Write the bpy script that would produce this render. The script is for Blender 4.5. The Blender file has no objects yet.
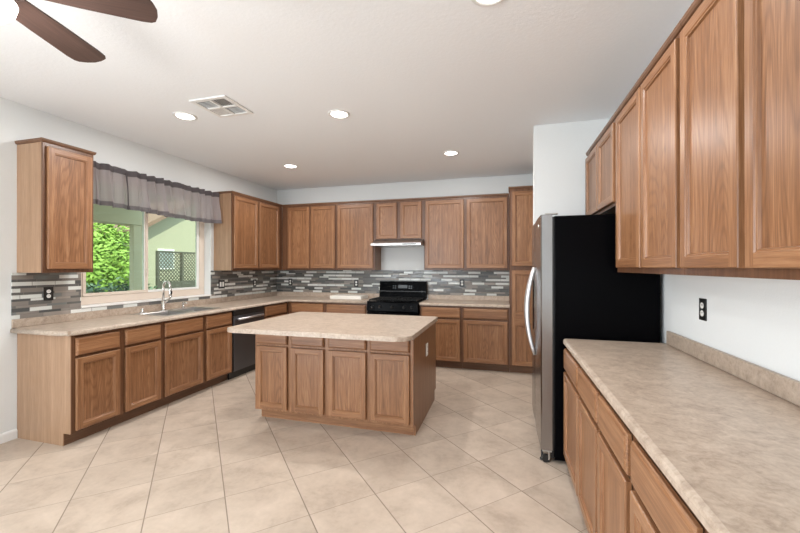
import bpy, bmesh, math, random
from mathutils import Vector, Matrix, noise
PI = math.pi
random.seed(4)
S = bpy.context.scene
C = S.collection
# ------------------------------------------------------------------ camera
H = 1.4143
cd = bpy.data.cameras.new('camera'); cam = bpy.data.objects.new('camera', cd); C.objects.link(cam)
cd.sensor_width = 36; cd.lens = 373.3 / 800 * 36; cd.clip_start = .02
cam.location = (0, 0, H); cam.rotation_euler = (PI / 2 + .0019, 0, .2743)
S.camera = cam
# ------------------------------------------------------------------ light, world, exposure
vs = S.view_settings
vs.view_transform = 'Standard'; vs.look = 'None'; vs.gamma = 1; vs.use_curve_mapping = False; vs.exposure = 0.15
W = bpy.data.worlds.new('sky'); S.world = W; W.use_nodes = True
bg = W.node_tree.nodes['Background']; bg.inputs[0].default_value = (.72, .84, .96, 1); bg.inputs[1].default_value = 1.9

def lamp(name, kind, loc, rot, energy, color=(1, 1, 1), **kw):
    d = bpy.data.lights.new(name, kind); d.energy = energy; d.color = color
    for k, v in kw.items(): setattr(d, k, v)
    o = bpy.data.objects.new(name, d); o.location = loc; o.rotation_euler = rot; C.objects.link(o); return o
lamp('sun', 'SUN', (4, -6, 9), (math.radians(48), 0, math.radians(50)), 6.0, (1, .95, .86), angle=.01)
# daylight: two added area lights behind the camera, in openings cut for them
lamp('added_left_daylight', 'AREA', (-3.93, -1.75, 1.10), (0, -PI / 2, 0), 160, (.90, .955, 1), shape='RECTANGLE', size=2.0, size_y=2.3)
lamp('added_rear_daylight', 'AREA', (-2.75, -3.96, 1.25), (PI / 2, 0, 0), 90, (.90, .955, 1), shape='RECTANGLE', size=1.8, size_y=2.1)
pt = lamp('window_portal', 'AREA', (-4.02, 3.42, 1.57), (0, -PI / 2, 0), 1, shape='RECTANGLE', size=1.05, size_y=1.6)
pt.data.cycles.is_portal = True
CAN_ENERGY = 17
FAN_ENERGY = 20

# ------------------------------------------------------------------ measures of the room
XW, YW, XR, ZC = -3.897, 5.784, 1.033, 2.779
ZB, ZCT, LIP = .876, .914, .985            # base cabinet top, worktop top, upstand top
ZU0, ZU1, ZCR = 1.369, 2.440, 2.457        # wall cabinets: bottom, top, cornice top
WT = .15

# ------------------------------------------------------------------ material helpers
def srgb(r, g, b):
    f = lambda c: (c / 255 / 12.92) if c / 255 <= .04045 else ((c / 255 + .055) / 1.055) ** 2.4
    return (f(r), f(g), f(b), 1)

class NT:
    def __init__(s, name):
        s.m = bpy.data.materials.new(name); s.m.use_nodes = True; s.t = s.m.node_tree
        s.b = s.t.nodes['Principled BSDF']; s.out = s.t.nodes['Material Output']
    def n(s, kind, **kw):
        nd = s.t.nodes.new(kind)
        for k, v in kw.items():
            if k.startswith('i_'):
                key = k[2:]; key = int(key) if key.isdigit() else key
                if hasattr(v, 'is_output') or isinstance(v, bpy.types.NodeSocket): s.t.links.new(v, nd.inputs[key])
                else: nd.inputs[key].default_value = v
            else: setattr(nd, k, v)
        return nd
    def link(s, a, b): s.t.links.new(a, b)
    def math(s, op, a, b=0.0, c=0.0):
        nd = s.t.nodes.new('ShaderNodeMath'); nd.operation = op
        for i, v in enumerate((a, b, c)):
            if isinstance(v, bpy.types.NodeSocket): s.t.links.new(v, nd.inputs[i])
            else: nd.inputs[i].default_value = v
        return nd.outputs[0]
    def ramp(s, fac, stops, interp='LINEAR'):
        r = s.t.nodes.new('ShaderNodeValToRGB'); r.color_ramp.interpolation = interp
        while len(r.color_ramp.elements) < len(stops): r.color_ramp.elements.new(.5)
        for e, (p, c) in zip(r.color_ramp.elements, stops): e.position = p; e.color = c
        s.t.links.new(fac, r.inputs[0]); return r.outputs[0]
    def mix(s, fac, a, b, mode='MIX'):
        nd = s.t.nodes.new('ShaderNodeMix'); nd.data_type = 'RGBA'; nd.blend_type = mode
        for i, v in ((0, fac), (6, a), (7, b)):
            if isinstance(v, bpy.types.NodeSocket): s.t.links.new(v, nd.inputs[i])
            else: nd.inputs[i].default_value = v
        return nd.outputs[2]
    def bump(s, height, strength=.2, dist=.002):
        nd = s.n('ShaderNodeBump'); nd.inputs['Strength'].default_value = strength; nd.inputs['Distance'].default_value = dist
        s.link(height, nd.inputs['Height']); s.link(nd.outputs[0], s.b.inputs['Normal'])
    def noise(s, vec, scale, detail=3, rough=.5, dist=0):
        nd = s.n('ShaderNodeTexNoise'); s.link(vec, nd.inputs['Vector'])
        nd.inputs['Scale'].default_value = scale; nd.inputs['Detail'].default_value = detail
        nd.inputs['Roughness'].default_value = rough; nd.inputs['Distortion'].default_value = dist
        return nd.outputs[0]
    def set(s, **kw):
        for k, v in kw.items():
            key = k.replace('_', ' ')
            key = {'Coat': 'Coat Weight', 'Spec': 'Specular IOR Level', 'Emission Str': 'Emission Strength'}.get(key, key)
            if isinstance(v, bpy.types.NodeSocket): s.link(v, s.b.inputs[key])
            else: s.b.inputs[key].default_value = v
        return s.m

def plain(name, col, rough=.5, metal=0, spec=.5, var=.06, scale=30, **kw):
    t = NT(name); co = t.n('ShaderNodeTexCoord').outputs['Object']
    nz = t.noise(co, scale, 3)
    c2 = tuple(max(0, c * (1 - var)) for c in col[:3]) + (1,)
    t.set(Base_Color=t.mix(nz, col, c2), Roughness=rough, Metallic=metal, Spec=spec, **kw); return t.m

def oak(name, horizontal=False, tones=((166, 124, 90), (133, 92, 62), (85, 56, 37)), rough=.34, figure=0.0):
    t = NT(name)
    co = t.n('ShaderNodeTexCoord').outputs['Object']
    rnd = t.n('ShaderNodeObjectInfo').outputs['Random']
    off = t.n('ShaderNodeCombineXYZ', i_0=t.math('MULTIPLY', rnd, 37.0), i_1=t.math('MULTIPLY', rnd, 11.0), i_2=t.math('MULTIPLY', rnd, 53.0)).outputs[0]
    v = t.n('ShaderNodeVectorMath', operation='ADD', i_0=co, i_1=off).outputs[0]
    def st(sx, sl):
        return t.n('ShaderNodeVectorMath', operation='MULTIPLY', i_0=v, i_1=((sl, sx, sx) if horizontal else (sx, sx, sl))).outputs[0]
    pores = t.noise(st(210, 7), 1, 3, .65)
    streak = t.noise(st(34, .9), 1, 4, .6)
    f = t.math('ADD', t.math('MULTIPLY', pores, .55), t.math('MULTIPLY', streak, .55))
    if figure:
        big = t.noise(st(4.5, .42), 1, 2, .4, .15)            # plain-sawn figure: contour lines of a stretched field
        rings = t.math('POWER', t.math('MULTIPLY_ADD', t.math('SINE', t.math('MULTIPLY', big, 280.0)), .5, .5), 3.0)
        f = t.math('ADD', f, t.math('MULTIPLY', rings, figure))
    c = t.ramp(f, [(.38, srgb(*tones[0])), (.58, srgb(*tones[1])), (.88, srgb(*tones[2]))])
    tint = t.math('MULTIPLY_ADD', rnd, .14, .93)
    tc = t.n('ShaderNodeCombineColor', i_0=tint, i_1=tint, i_2=tint).outputs[0]
    c = t.mix(1.0, c, tc, 'MULTIPLY')
    t.set(Base_Color=c, Roughness=rough, Spec=.45)
    t.bump(f, .12, .0006); return t.m

M = {}
M['oak'] = oak('oak_upright_grain')
M['oak_panel'] = oak('oak_plain_sawn_panel', figure=.10)
M['oak_frame_shaded'] = oak('oak_face_frame_shaded', False, ((118, 82, 58), (96, 64, 44), (66, 41, 28)))  # darker tones put the shade between the doors into the frame colour
M['oak_h'] = oak('oak_level_grain', True)
M['oak_dark'] = oak('oak_toe_board', True, ((124, 90, 66), (106, 75, 54), (84, 58, 41)))
M['veneer'] = oak('oak_veneer_glare_tone', False, ((178, 146, 119), (158, 126, 99), (130, 99, 75)), .3)  # pale veneer, its tones lightened for glare on the exposed cabinet sides
M['interior'] = plain('cabinet_gap', srgb(60, 38, 26), .7)

def make_paint(name, col, bump=.06, scale=90):
    t = NT(name); co = t.n('ShaderNodeTexCoord').outputs['Object']
    n1 = t.noise(co, scale, 4, .6)
    t.set(Base_Color=t.mix(n1, col, tuple(c * .96 for c in col[:3]) + (1,)), Roughness=.85, Spec=.2)
    t.bump(n1, bump * 3, .004); return t.m
M['wall'] = make_paint('wall_paint', srgb(228, 231, 231))
M['ceiling'] = make_paint('ceiling_paint', srgb(245, 248, 251), .12, 45)
M['trim'] = plain('white_trim', srgb(238, 238, 236), .4)
M['vinyl'] = plain('almond_vinyl', srgb(222, 208, 194), .4)

# floor: square tiles laid on the diagonal
t = NT('floor_tile'); co = t.n('ShaderNodeTexCoord').outputs['Object']
sep = t.n('ShaderNodeSeparateXYZ', i_0=co)
x_, y_ = sep.outputs[0], sep.outputs[1]
A = math.radians(45.8); P = .413
s_ = t.math('DIVIDE', t.math('SUBTRACT', t.math('ADD', t.math('MULTIPLY', x_, math.sin(A)), t.math('MULTIPLY', y_, math.cos(A))), .150), P)
t_ = t.math('DIVIDE', t.math('ADD', t.math('SUBTRACT', t.math('MULTIPLY', x_, math.cos(A)), t.math('MULTIPLY', y_, math.sin(A))), 2.535), P)
def edge(v): return t.math('SUBTRACT', .5, t.math('ABSOLUTE', t.math('SUBTRACT', t.math('FRACT', v), .5)))
g1 = t.n('ShaderNodeMapRange', i_0=edge(s_), i_1=.0050, i_2=.0100, i_3=1.0, i_4=0.0).outputs[0]
g2 = t.n('ShaderNodeMapRange', i_0=edge(t_), i_1=.0030, i_2=.0065, i_3=.75, i_4=0.0).outputs[0]
grout = t.math('MAXIMUM', g1, g2)
idv = t.n('ShaderNodeCombineXYZ', i_0=t.math('FLOOR', s_), i_1=t.math('FLOOR', t_)).outputs[0]
wn = t.n('ShaderNodeTexWhiteNoise', noise_dimensions='2D', i_Vector=idv)
sh = t.n('ShaderNodeVectorMath', operation='MULTIPLY_ADD', i_0=wn.outputs['Color'], i_1=(9, 9, 9), i_2=co).outputs[0]
n1 = t.noise(sh, 4.2, 5, .62, .35); n2 = t.noise(sh, 34, 4, .6)
f = t.math('ADD', t.math('MULTIPLY', n1, .8), t.math('MULTIPLY', n2, .2))
c = t.ramp(f, [(.28, srgb(164, 148, 133)), (.48, srgb(188, 172, 156)), (.70, srgb(203, 187, 171))])
tint = t.math('MULTIPLY_ADD', wn.outputs['Value'], .08, .95)
c = t.mix(1.0, c, t.n('ShaderNodeCombineColor', i_0=tint, i_1=tint, i_2=tint).outputs[0], 'MULTIPLY')
c = t.mix(grout, c, srgb(138, 124, 110))
t.set(Base_Color=c, Roughness=t.math('MULTIPLY_ADD', grout, .4, .42), Spec=.4)
t.bump(t.math('ADD', t.math('MULTIPLY', grout, -1.0), t.math('MULTIPLY', n2, .15)), .5, .002)
M['floor'] = t.m

# linear glass and stone mosaic, lengths vary along each row
t = NT('strip_mosaic'); co = t.n('ShaderNodeTexCoord').outputs['Object']
sep = t.n('ShaderNodeSeparateXYZ', i_0=co)
u_ = t.math('ADD', sep.outputs[0], sep.outputs[1])
z_ = t.math('DIVIDE', t.math('SUBTRACT', sep.outputs[2], .985), .0545)
pair = t.math('FLOOR', z_); pf = t.math('FRACT', z_)
thin = t.math('GREATER_THAN', pf, .62)
row = t.math('MULTIPLY_ADD', pair, 2.0, thin)
zd = t.math('MULTIPLY', t.math('MINIMUM', t.math('MINIMUM', pf, t.math('SUBTRACT', 1.0, pf)), t.math('ABSOLUTE', t.math('SUBTRACT', pf, .62))), .0545)
w = t.math('ADD', t.math('MULTIPLY', u_, 5.8), t.math('MULTIPLY', row, 17.37))
vo = t.n('ShaderNodeTexVoronoi', voronoi_dimensions='1D', feature='F1', i_W=w, i_Scale=1.0, i_Randomness=.75)
ve = t.n('ShaderNodeTexVoronoi', voronoi_dimensions='1D', feature='DISTANCE_TO_EDGE', i_W=w, i_Scale=1.0, i_Randomness=.75)
g = t.math('MAXIMUM', t.math('LESS_THAN', zd, .0011), t.math('LESS_THAN', ve.outputs['Distance'], .010))
cs = t.n('ShaderNodeSeparateColor', i_0=vo.outputs['Color'])
streak = t.noise(t.n('ShaderNodeVectorMath', operation='MULTIPLY', i_0=co, i_1=(12, 12, 160)).outputs[0], 1, 3)
c = t.ramp(t.math('MULTIPLY', cs.outputs[0], t.math('MULTIPLY_ADD', thin, -.42, 1.0)), [(0, srgb(104, 104, 102)), (.20, srgb(140, 134, 128)), (.34, srgb(88, 91, 91)), (.44, srgb(160, 152, 144)), (.49, srgb(122, 126, 124)), (.54, srgb(226, 230, 226)), (.84, srgb(238, 240, 236))], 'CONSTANT')
c = t.mix(t.math('MULTIPLY', streak, .22), c, srgb(70, 66, 62), 'MIX')
c = t.mix(g, c, srgb(120, 116, 110))
t.set(Base_Color=c, Roughness=t.math('MULTIPLY_ADD', g, .5, t.math('MULTIPLY_ADD', cs.outputs[1], .3, .12)), Spec=.5)
t.bump(t.math('MULTIPLY', g, -1.0), .4, .001)
M['mosaic'] = t.m

# laminate worktop: mottled taupe
t = NT('mottled_laminate'); co = t.n('ShaderNodeTexCoord').outputs['Object']
n1 = t.noise(co, 16, 6, .68, .8); n2 = t.noise(co, 70, 4, .65)
f = t.math('ADD', t.math('MULTIPLY', n1, .65), t.math('MULTIPLY', n2, .35))
c = t.ramp(f, [(.33, srgb(148, 131, 116)), (.47, srgb(174, 157, 141)), (.58, srgb(188, 172, 156)), (.72, srgb(202, 188, 174))])
t.set(Base_Color=c, Roughness=.33, Spec=.45); M['laminate'] = t.m

def brushed(name, col, rough=.3, axis=2):
    t = NT(name); co = t.n('ShaderNodeTexCoord').outputs['Object']
    sc = [90, 90, 90]; sc[axis] = 1.5
    n1 = t.noise(t.n('ShaderNodeVectorMath', operation='MULTIPLY', i_0=co, i_1=tuple(sc)).outputs[0], 1, 3)
    t.set(Base_Color=col, Metallic=1.0, Roughness=t.math('MULTIPLY_ADD', n1, .12, rough - .06)); return t.m
M['steel'] = brushed('brushed_steel', srgb(196, 194, 192), .3)
M['steel_h'] = brushed('brushed_steel_level', srgb(200, 198, 196), .3, 0)
M['steel_dark'] = brushed('dark_stainless', srgb(104, 105, 109), .45)
M['satin'] = brushed('satin_handle', srgb(226, 226, 228), .42)
M['hood_steel'] = brushed('hood_steel', srgb(168, 164, 162), .5, 0)
M['chrome'] = brushed('chrome', srgb(225, 224, 222), .12)
M['black_gloss'] = plain('black_gloss', (.002, .002, .0025, 1), .12, spec=.12)
M['black_side'] = plain('black_appliance_side', (.002, .002, .0025, 1), .25, spec=.035)
M['black_iron'] = plain('black_iron', (.005, .005, .005, 1), .5, spec=.2)
M['black_plastic'] = plain('black_plastic', (.012, .012, .012, 1), .35)
M['black_range'] = plain('black_range_enamel', (.002, .002, .0025, 1), .16, spec=.03)
M['white_plastic'] = plain('white_plastic', srgb(240, 240, 236), .35)
M['duct_shade_sheet'] = plain('duct_shade_black', (.006, .006, .006, 1), 1.0, spec=0)
M['display'] = plain('grey_display', srgb(60, 64, 68), .1)
M['fan_wood'] = oak('dark_fan_blade', True, ((84, 64, 58), (70, 53, 48), (52, 39, 36)), .45)
M['bronze'] = plain('dark_bronze', srgb(70, 54, 46), .4, .6)
M['stone_white'] = plain('white_board', srgb(232, 228, 220), .5)

def glow(name, col, strength):
    t = NT(name); t.set(Base_Color=(.9, .9, .9, 1), Emission_Color=col, Emission_Str=strength); return t.m
M['can_glow'] = glow('lamp_lens', (1, .97, .93, 1), 9)
M['bowl_glow'] = glow('fan_lamp_glass', (1, .95, .88, 1), 4)

t = NT('window_glass')
tr = t.n('ShaderNodeBsdfTransparent', i_0=(.84, .91, .84, 1)); gl = t.n('ShaderNodeBsdfGlossy', i_Color=(1, 1, 1, 1), i_Roughness=.02)
fr = t.n('ShaderNodeFresnel', i_IOR=1.45)
front = t.math('SUBTRACT', 1.0, t.n('ShaderNodeNewGeometry').outputs['Backfacing'])
mx = t.n('ShaderNodeMixShader', i_0=t.math('MULTIPLY', fr.outputs[0], front), i_1=tr.outputs[0], i_2=gl.outputs[0]); t.link(mx.outputs[0], t.out.inputs[0]); M['glass'] = t.m

def sheer(name, col, open_):
    t = NT(name); co = t.n('ShaderNodeTexCoord').outputs['Object']
    n1 = t.noise(co, 400, 2)
    cc = t.mix(n1, col, tuple(c * .85 for c in col[:3]) + (1,))
    df = t.n('ShaderNodeBsdfDiffuse', i_0=cc); tl = t.n('ShaderNodeBsdfTranslucent', i_0=cc); tp = t.n('ShaderNodeBsdfTransparent')
    m1 = t.n('ShaderNodeMixShader', i_0=.6, i_1=df.outputs[0], i_2=tl.outputs[0])
    m2 = t.n('ShaderNodeMixShader', i_0=open_, i_1=m1.outputs[0], i_2=tp.outputs[0]); t.link(m2.outputs[0], t.out.inputs[0]); return t.m
M['sheer'] = sheer('sheer_grey_cloth', srgb(200, 192, 195), .20)
M['cloth'] = sheer('doubled_grey_cloth', srgb(124, 118, 121), .05)
M['hem'] = sheer('hem_grey_cloth', srgb(152, 146, 150), .10)

# ------------------------------------------------------------------ mesh helpers
def box(bm, x0, x1, y0, y1, z0, z1, bev=0, mi=0, seg=2):
    x0, x1 = min(x0, x1), max(x0, x1); y0, y1 = min(y0, y1), max(y0, y1)
    r = bmesh.ops.create_cube(bm, size=1)
    bmesh.ops.transform(bm, verts=r['verts'], matrix=Matrix.Translation(((x0 + x1) / 2, (y0 + y1) / 2, (z0 + z1) / 2)) @ Matrix.Diagonal((x1 - x0, y1 - y0, z1 - z0, 1)))
    fs = set(f for v in r['verts'] for f in v.link_faces)
    for f in fs: f.material_index = mi
    if bev:
        es = list(set(e for v in r['verts'] for e in v.link_edges))
        q = bmesh.ops.bevel(bm, geom=es, offset=bev, segments=seg, profile=.5, affect='EDGES')
        for f in q['faces']: f.material_index = mi

def prism(bm, pts, z0, z1, bev=0, seg=3, mi=0, plane='xy'):
    """extrude a polygon: in the xy plane along z, or 'yz' along x, or 'xz' along y"""
    def mk(a, b, c):
        return {'xy': (a, b, c), 'yz': (c, a, b), 'xz': (a, c, b)}[plane]
    lo = [bm.verts.new(mk(a, b, z0)) for a, b in pts]; hi = [bm.verts.new(mk(a, b, z1)) for a, b in pts]
    n = len(pts); fs = [bm.faces.new(lo[::-1]), bm.faces.new(hi)]
    for i in range(n): fs.append(bm.faces.new((lo[i], lo[(i + 1) % n], hi[(i + 1) % n], hi[i])))
    for f in fs: f.material_index = mi
    if bev:
        es = [e for e in fs[0].edges] + [e for e in fs[1].edges]
        q = bmesh.ops.bevel(bm, geom=es, offset=bev, segments=seg, profile=.5, affect='EDGES')
        for f in q['faces']: f.material_index = mi

def tube(bm, path, r, seg=12, mi=0, cap=True):
    path = [Vector(p) for p in path]; rs = r if isinstance(r, (list, tuple)) else [r] * len(path)
    rings = []; up = None
    for i, p in enumerate(path):
        d = (path[min(i + 1, len(path) - 1)] - path[max(i - 1, 0)]).normalized()
        if up is None:
            up = Vector((0, 0, 1)) if abs(d.z) < .9 else Vector((0, 1, 0))
        a = d.cross(up).normalized(); up = a.cross(d).normalized()
        rings.append([bm.verts.new(p + (a * math.cos(2 * PI * k / seg) + up * math.sin(2 * PI * k / seg)) * rs[i]) for k in range(seg)])
    for A_, B_ in zip(rings, rings[1:]):
        for k in range(seg):
            f = bm.faces.new((A_[k], A_[(k + 1) % seg], B_[(k + 1) % seg], B_[k])); f.smooth = True; f.material_index = mi
    if cap:
        bm.faces.new(rings[0][::-1]).material_index = mi; bm.faces.new(rings[-1]).material_index = mi

def lathe(bm, prof, cx=0, cy=0, seg=32, mi=0):
    rings = []
    for r, z in prof:
        rings.append([bm.verts.new((cx + r * math.cos(2 * PI * k / seg), cy + r * math.sin(2 * PI * k / seg), z)) for k in range(seg)] if r > 1e-6 else [bm.verts.new((cx, cy, z))])
    for A_, B_ in zip(rings, rings[1:]):
        for k in range(seg):
            k2 = (k + 1) % seg
            if len(A_) == 1 and len(B_) == 1: continue
            q = (A_[0], B_[k2], B_[k]) if len(A_) == 1 else (A_[k], A_[k2], B_[0]) if len(B_) == 1 else (A_[k], A_[k2], B_[k2], B_[k])
            f = bm.faces.new(q); f.smooth = True; f.material_index = mi

def obj(name, bm, mats, parent=None, loc=None, fix=True):
    if fix: bmesh.ops.recalc_face_normals(bm, faces=bm.faces)
    me = bpy.data.meshes.new(name); bm.to_mesh(me); bm.free()
    for m in (mats if isinstance(mats, (list, tuple)) else [mats]): me.materials.append(M[m])
    o = bpy.data.objects.new(name, me); C.objects.link(o)
    if parent: o.parent = parent
    if loc: o.location = loc
    return o
def part(name, fn, mats, parent, loc=None, label=None):
    bm = bmesh.new(); fn(bm); o = obj(name, bm, mats, parent, loc)
    if label: o['label'] = label
    return o
def tag(o, label, cat, group=None, kind=None):
    if label: o['label'] = label
    if cat: o['category'] = cat
    if group: o['group'] = group
    if kind: o['kind'] = kind
    return o
def thing(name, label, cat, loc=(0, 0, 0), rz=0, group=None):
    o = bpy.data.objects.new(name, None); o.empty_display_size = .1; C.objects.link(o)
    o.location = loc; o.rotation_euler = (0, 0, rz); return tag(o, label, cat, group)
def struct(name, fn, mats, parent=None):
    bm = bmesh.new(); fn(bm); o = obj(name, bm, mats, parent); o['kind'] = 'structure'; return o
def dup(root, loc, rz, label, group=None):
    r = root.copy(); C.objects.link(r); r.location = loc; r.rotation_euler = (0, 0, rz); r['label'] = label
    if group: r['group'] = group
    for ch in root.children:
        c_ = ch.copy(); C.objects.link(c_); c_.parent = r
        for g_ in ch.children:
            d_ = g_.copy(); C.objects.link(d_); d_.parent = c_
    return r

# ------------------------------------------------------------------ the setting
YN = -4.0
struct('floor', lambda b: box(b, XW - WT, XR + WT, YN - .12, YW + WT, -.1, 0), 'floor')
struct('ceiling', lambda b: box(b, XW - WT, XR + WT, YN - .12, YW + WT, ZC, ZC + .1), 'ceiling')
WY0, WY1, WZ0, WZ1 = 2.600, 4.236, 1.022, 2.40
def wl(b):
    box(b, XW - WT, XW, YN, -2.95, 0, ZC); box(b, XW - WT, XW, -2.95, -.55, 2.15, ZC); box(b, XW - WT, XW, -.55, WY0, 0, ZC); box(b, XW - WT, XW, WY1, YW + WT, 0, ZC)  # tall opening behind the camera is added for the left area light
    box(b, XW - WT, XW, WY0, WY1, 0, WZ0); box(b, XW - WT, XW, WY0, WY1, WZ1, ZC)
wall_left = struct('wall_left', wl, 'wall')
wall_back = struct('wall_back', lambda b: box(b, XW, XR, YW, YW + WT, 0, ZC), 'wall')
wall_right = struct('wall_right', lambda b: box(b, XR, XR + WT, YN, YW + WT, 0, ZC), 'wall')
struct('wall_alcove', lambda b: box(b, .268, XR, 3.815, 3.93, 0, ZC), 'wall')
def wr(b):
    box(b, XW, -3.9 + .2, YN - .12, YN, 0, ZC); box(b, -1.8, XR, YN - .12, YN, 0, ZC); box(b, -3.7, -1.8, YN - .12, YN, 2.4, ZC)  # opening added to hold the rear area light
    box(b, -3.7, -1.8, YN - .12, YN, 0, .2)
struct('wall_rear', wr, 'wall')
def bb(b):
    prism(b, [(XW, 0), (XW + .014, 0), (XW + .014, .062), (XW + .009, .075), (XW, .078)], -.55, 2.118, plane='xz')
struct('baseboard_left', bb, 'trim')
# mosaic behind the worktops
def msl(b):
    box(b, XW, XW + .009, 2.083, WY0, LIP, 1.366); box(b, XW, XW + .009, WY0, WY1, LIP, WZ0 - .001); box(b, XW, XW + .009, WY1, YW, LIP, 1.366)
tm = struct('tile_backsplash', msl, 'mosaic', wall_left)
def msb(b): box(b, XW + .009, .060, YW - .009, YW, LIP, 1.366)
struct('tile_backsplash', msb, 'mosaic', wall_back)

# window above the sink: sliding sash, almond frame in a white reveal
win = bpy.data.objects.new('window_1', None); C.objects.link(win); win['kind'] = 'structure'
win.location = (0, 0, 0)
def frame_ring(b, x0, x1, y0, y1, z0, z1, wy, wz, bev=.004):
    box(b, x0, x1, y0, y1, z0, z0 + wz, bev); box(b, x0, x1, y0, y1, z1 - wz, z1, bev)
    box(b, x0, x1, y0, y0 + wy, z0 + wz, z1 - wz, bev); box(b, x0, x1, y1 - wy, y1, z0 + wz, z1 - wz, bev)
XG = XW - .115
part('window_frame', lambda b: frame_ring(b, XG - .03, XG + .012, WY0, WY1, WZ0 + .020, WZ1, .085, .08), 'vinyl', win)
part('sash', lambda b: frame_ring(b, XG - .014, XG + .018, 2.687, 3.385, 1.124, 2.318, .030, .030, .003), 'vinyl', win)
part('sash', lambda b: frame_ring(b, XG - .026, XG + .004, 3.345, 4.149, 1.124, 2.318, .034, .026, .003), 'trim', win)
part('window_pane', lambda b: box(b, XG - .002, XG + .002, 2.717, 3.355, 1.154, 2.288), 'glass', win)
part('window_pane', lambda b: box(b, XG - .012, XG - .008, 3.379, 4.115, 1.150, 2.292), 'glass', win)
part('window_sill', lambda b: box(b, XW - .146, XW + .016, WY0 + .0005, WY1 - .0005, WZ0, WZ0 + .019, .004), 'trim', win)
part('latch', lambda b: box(b, XG + .018, XG + .034, 3.357, 3.377, 1.33, 1.40, .004), 'vinyl', win)

# ------------------------------------------------------------------ cabinet builders
DT = .021
def ring(b, la, lb, mv=0, mh=1):
    """quads between two rectangles (x0,x1,z0,z1,y); left/right take mv, top/bottom take mh"""
    def vs_(l): x0, x1, z0, z1, y = l; return [b.verts.new(p) for p in ((x0, y, z0), (x1, y, z0), (x1, y, z1), (x0, y, z1))]
    a, c = vs_(la), vs_(lb)
    for i in range(4):
        f = b.faces.new((a[i], a[(i + 1) % 4], c[(i + 1) % 4], c[i])); f.material_index = mh if i in (0, 2) else mv
def quad(b, pts, mi=0): b.faces.new([b.verts.new(p) for p in pts]).material_index = mi
def door_mesh(b, w, h, splits=(), fw=.058):
    """framed door in x 0..w, z 0..h, back at y 0, front at y -DT; splits: middle rails (z0, z1)"""
    T = DT; bv = .005
    L = lambda i, y: (i, w - i, i, h - i, y)
    quad(b, [(0, 0, 0), (w, 0, 0), (w, 0, h), (0, 0, h)])
    ring(b, L(0, 0), L(0, -T + bv)); ring(b, L(0, -T + bv), L(.0018, -T + .0015)); ring(b, L(.0018, -T + .0015), L(bv, -T))
    iw = fw - .013
    quad(b, [(bv, -T, bv), (iw, -T, bv), (iw, -T, h - bv), (bv, -T, h - bv)]); quad(b, [(w - iw, -T, bv), (w - bv, -T, bv), (w - bv, -T, h - bv), (w - iw, -T, h - bv)])
    quad(b, [(iw, -T, bv), (w - iw, -T, bv), (w - iw, -T, iw), (iw, -T, iw)], 1); quad(b, [(iw, -T, h - iw), (w - iw, -T, h - iw), (w - iw, -T, h - bv), (iw, -T, h - bv)], 1)
    zs = [iw]
    for a, c in splits:
        quad(b, [(iw, -T, a + .013), (w - iw, -T, a + .013), (w - iw, -T, c - .013), (iw, -T, c - .013)], 1); zs += [a + .013, c - .013]
    zs.append(h - iw)
    for z0, z1 in zip(zs[::2], zs[1::2]):
        R = lambda d, y: (iw + d, w - iw - d, z0 + d, z1 - d, y)
        ring(b, R(0, -T), R(.004, -T + .0045)); ring(b, R(.004, -T + .0045), R(.009, -T + .0045)); ring(b, R(.009, -T + .0045), R(.013, -T + .0135))
        quad(b, [(iw + .013, -T + .0135, z0 + .013), (w - iw - .013, -T + .0135, z0 + .013), (w - iw - .013, -T + .0135, z1 - .013), (iw + .013, -T + .0135, z1 - .013)], 2)
def add_door(p, x0, x1, z0, z1, splits=(), name='door', label=None):
    b = bmesh.new(); door_mesh(b, x1 - x0, z1 - z0, splits); bmesh.ops.remove_doubles(b, verts=b.verts, dist=1e-5)
    o = obj(name, b, ['oak', 'oak_h', 'oak_panel'], p, (x0, -.004, z0))
    if label: o['label'] = label
    return o
def add_drawer(p, x0, x1, z0, z1, name='drawer_front'):
    def fn(b):
        w, h = x1 - x0, z1 - z0; L = lambda i, y: (i, w - i, i, h - i, y)
        quad(b, [(0, 0, 0), (w, 0, 0), (w, 0, h), (0, 0, h)]); ring(b, L(0, 0), L(0, -.011), 0, 0); ring(b, L(0, -.011), L(.004, -.016), 0, 0); ring(b, L(.004, -.016), L(.012, -DT), 0, 0)
        quad(b, [(.012, -DT, .012), (w - .012, -DT, .012), (w - .012, -DT, h - .012), (.012, -DT, h - .012)]); bmesh.ops.remove_doubles(b, verts=b.verts, dist=1e-5)
    return part(name, fn, 'oak_h', p, (x0, -.004, z0))

def base_cab(label, loc, rz, w, fronts, group, depth=.608, z_door=(.118, .690), z_drw=(.712, .852), left_panel=None, hollow=False):
    t_ = thing('base_cabinet', label, 'cabinet', loc, rz, group)
    def cb(b):
        if hollow:
            box(b, 0, .018, .0195, depth, .1, ZB); box(b, w - .018, w, .0195, depth, .1, ZB); box(b, .0185, w - .0185, .0195, depth, .1, .118); box(b, .0185, w - .0185, depth - .012, depth, .1185, ZB)
            pass
        else: box(b, 0, w, .0195, depth, .1, ZB)
        box(b, 0.001, w - .001, .09, depth, 0, .0995)
    part('carcass', cb, 'oak', t_)
    part('face_frame', lambda b: box(b, 0, w, 0, .019, .1, ZB), 'oak_frame_shaded', t_)
    part('toe_kick', lambda b: box(b, 0, w, .076, .0895, .0, .099), 'oak_dark', t_)
    for x0, x1 in fronts:
        add_drawer(t_, x0, x1, *z_drw); add_door(t_, x0, x1, *z_door)
    if left_panel:
        part('end_panel', lambda b: prism(b, [(.076, 0), (depth, 0), (depth, ZB), (-.002, ZB), (-.002, .1), (.076, .1)], -.007, -.0005, plane='yz'), 'veneer', t_, label='pale oak veneer end panel')
    return t_
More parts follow.
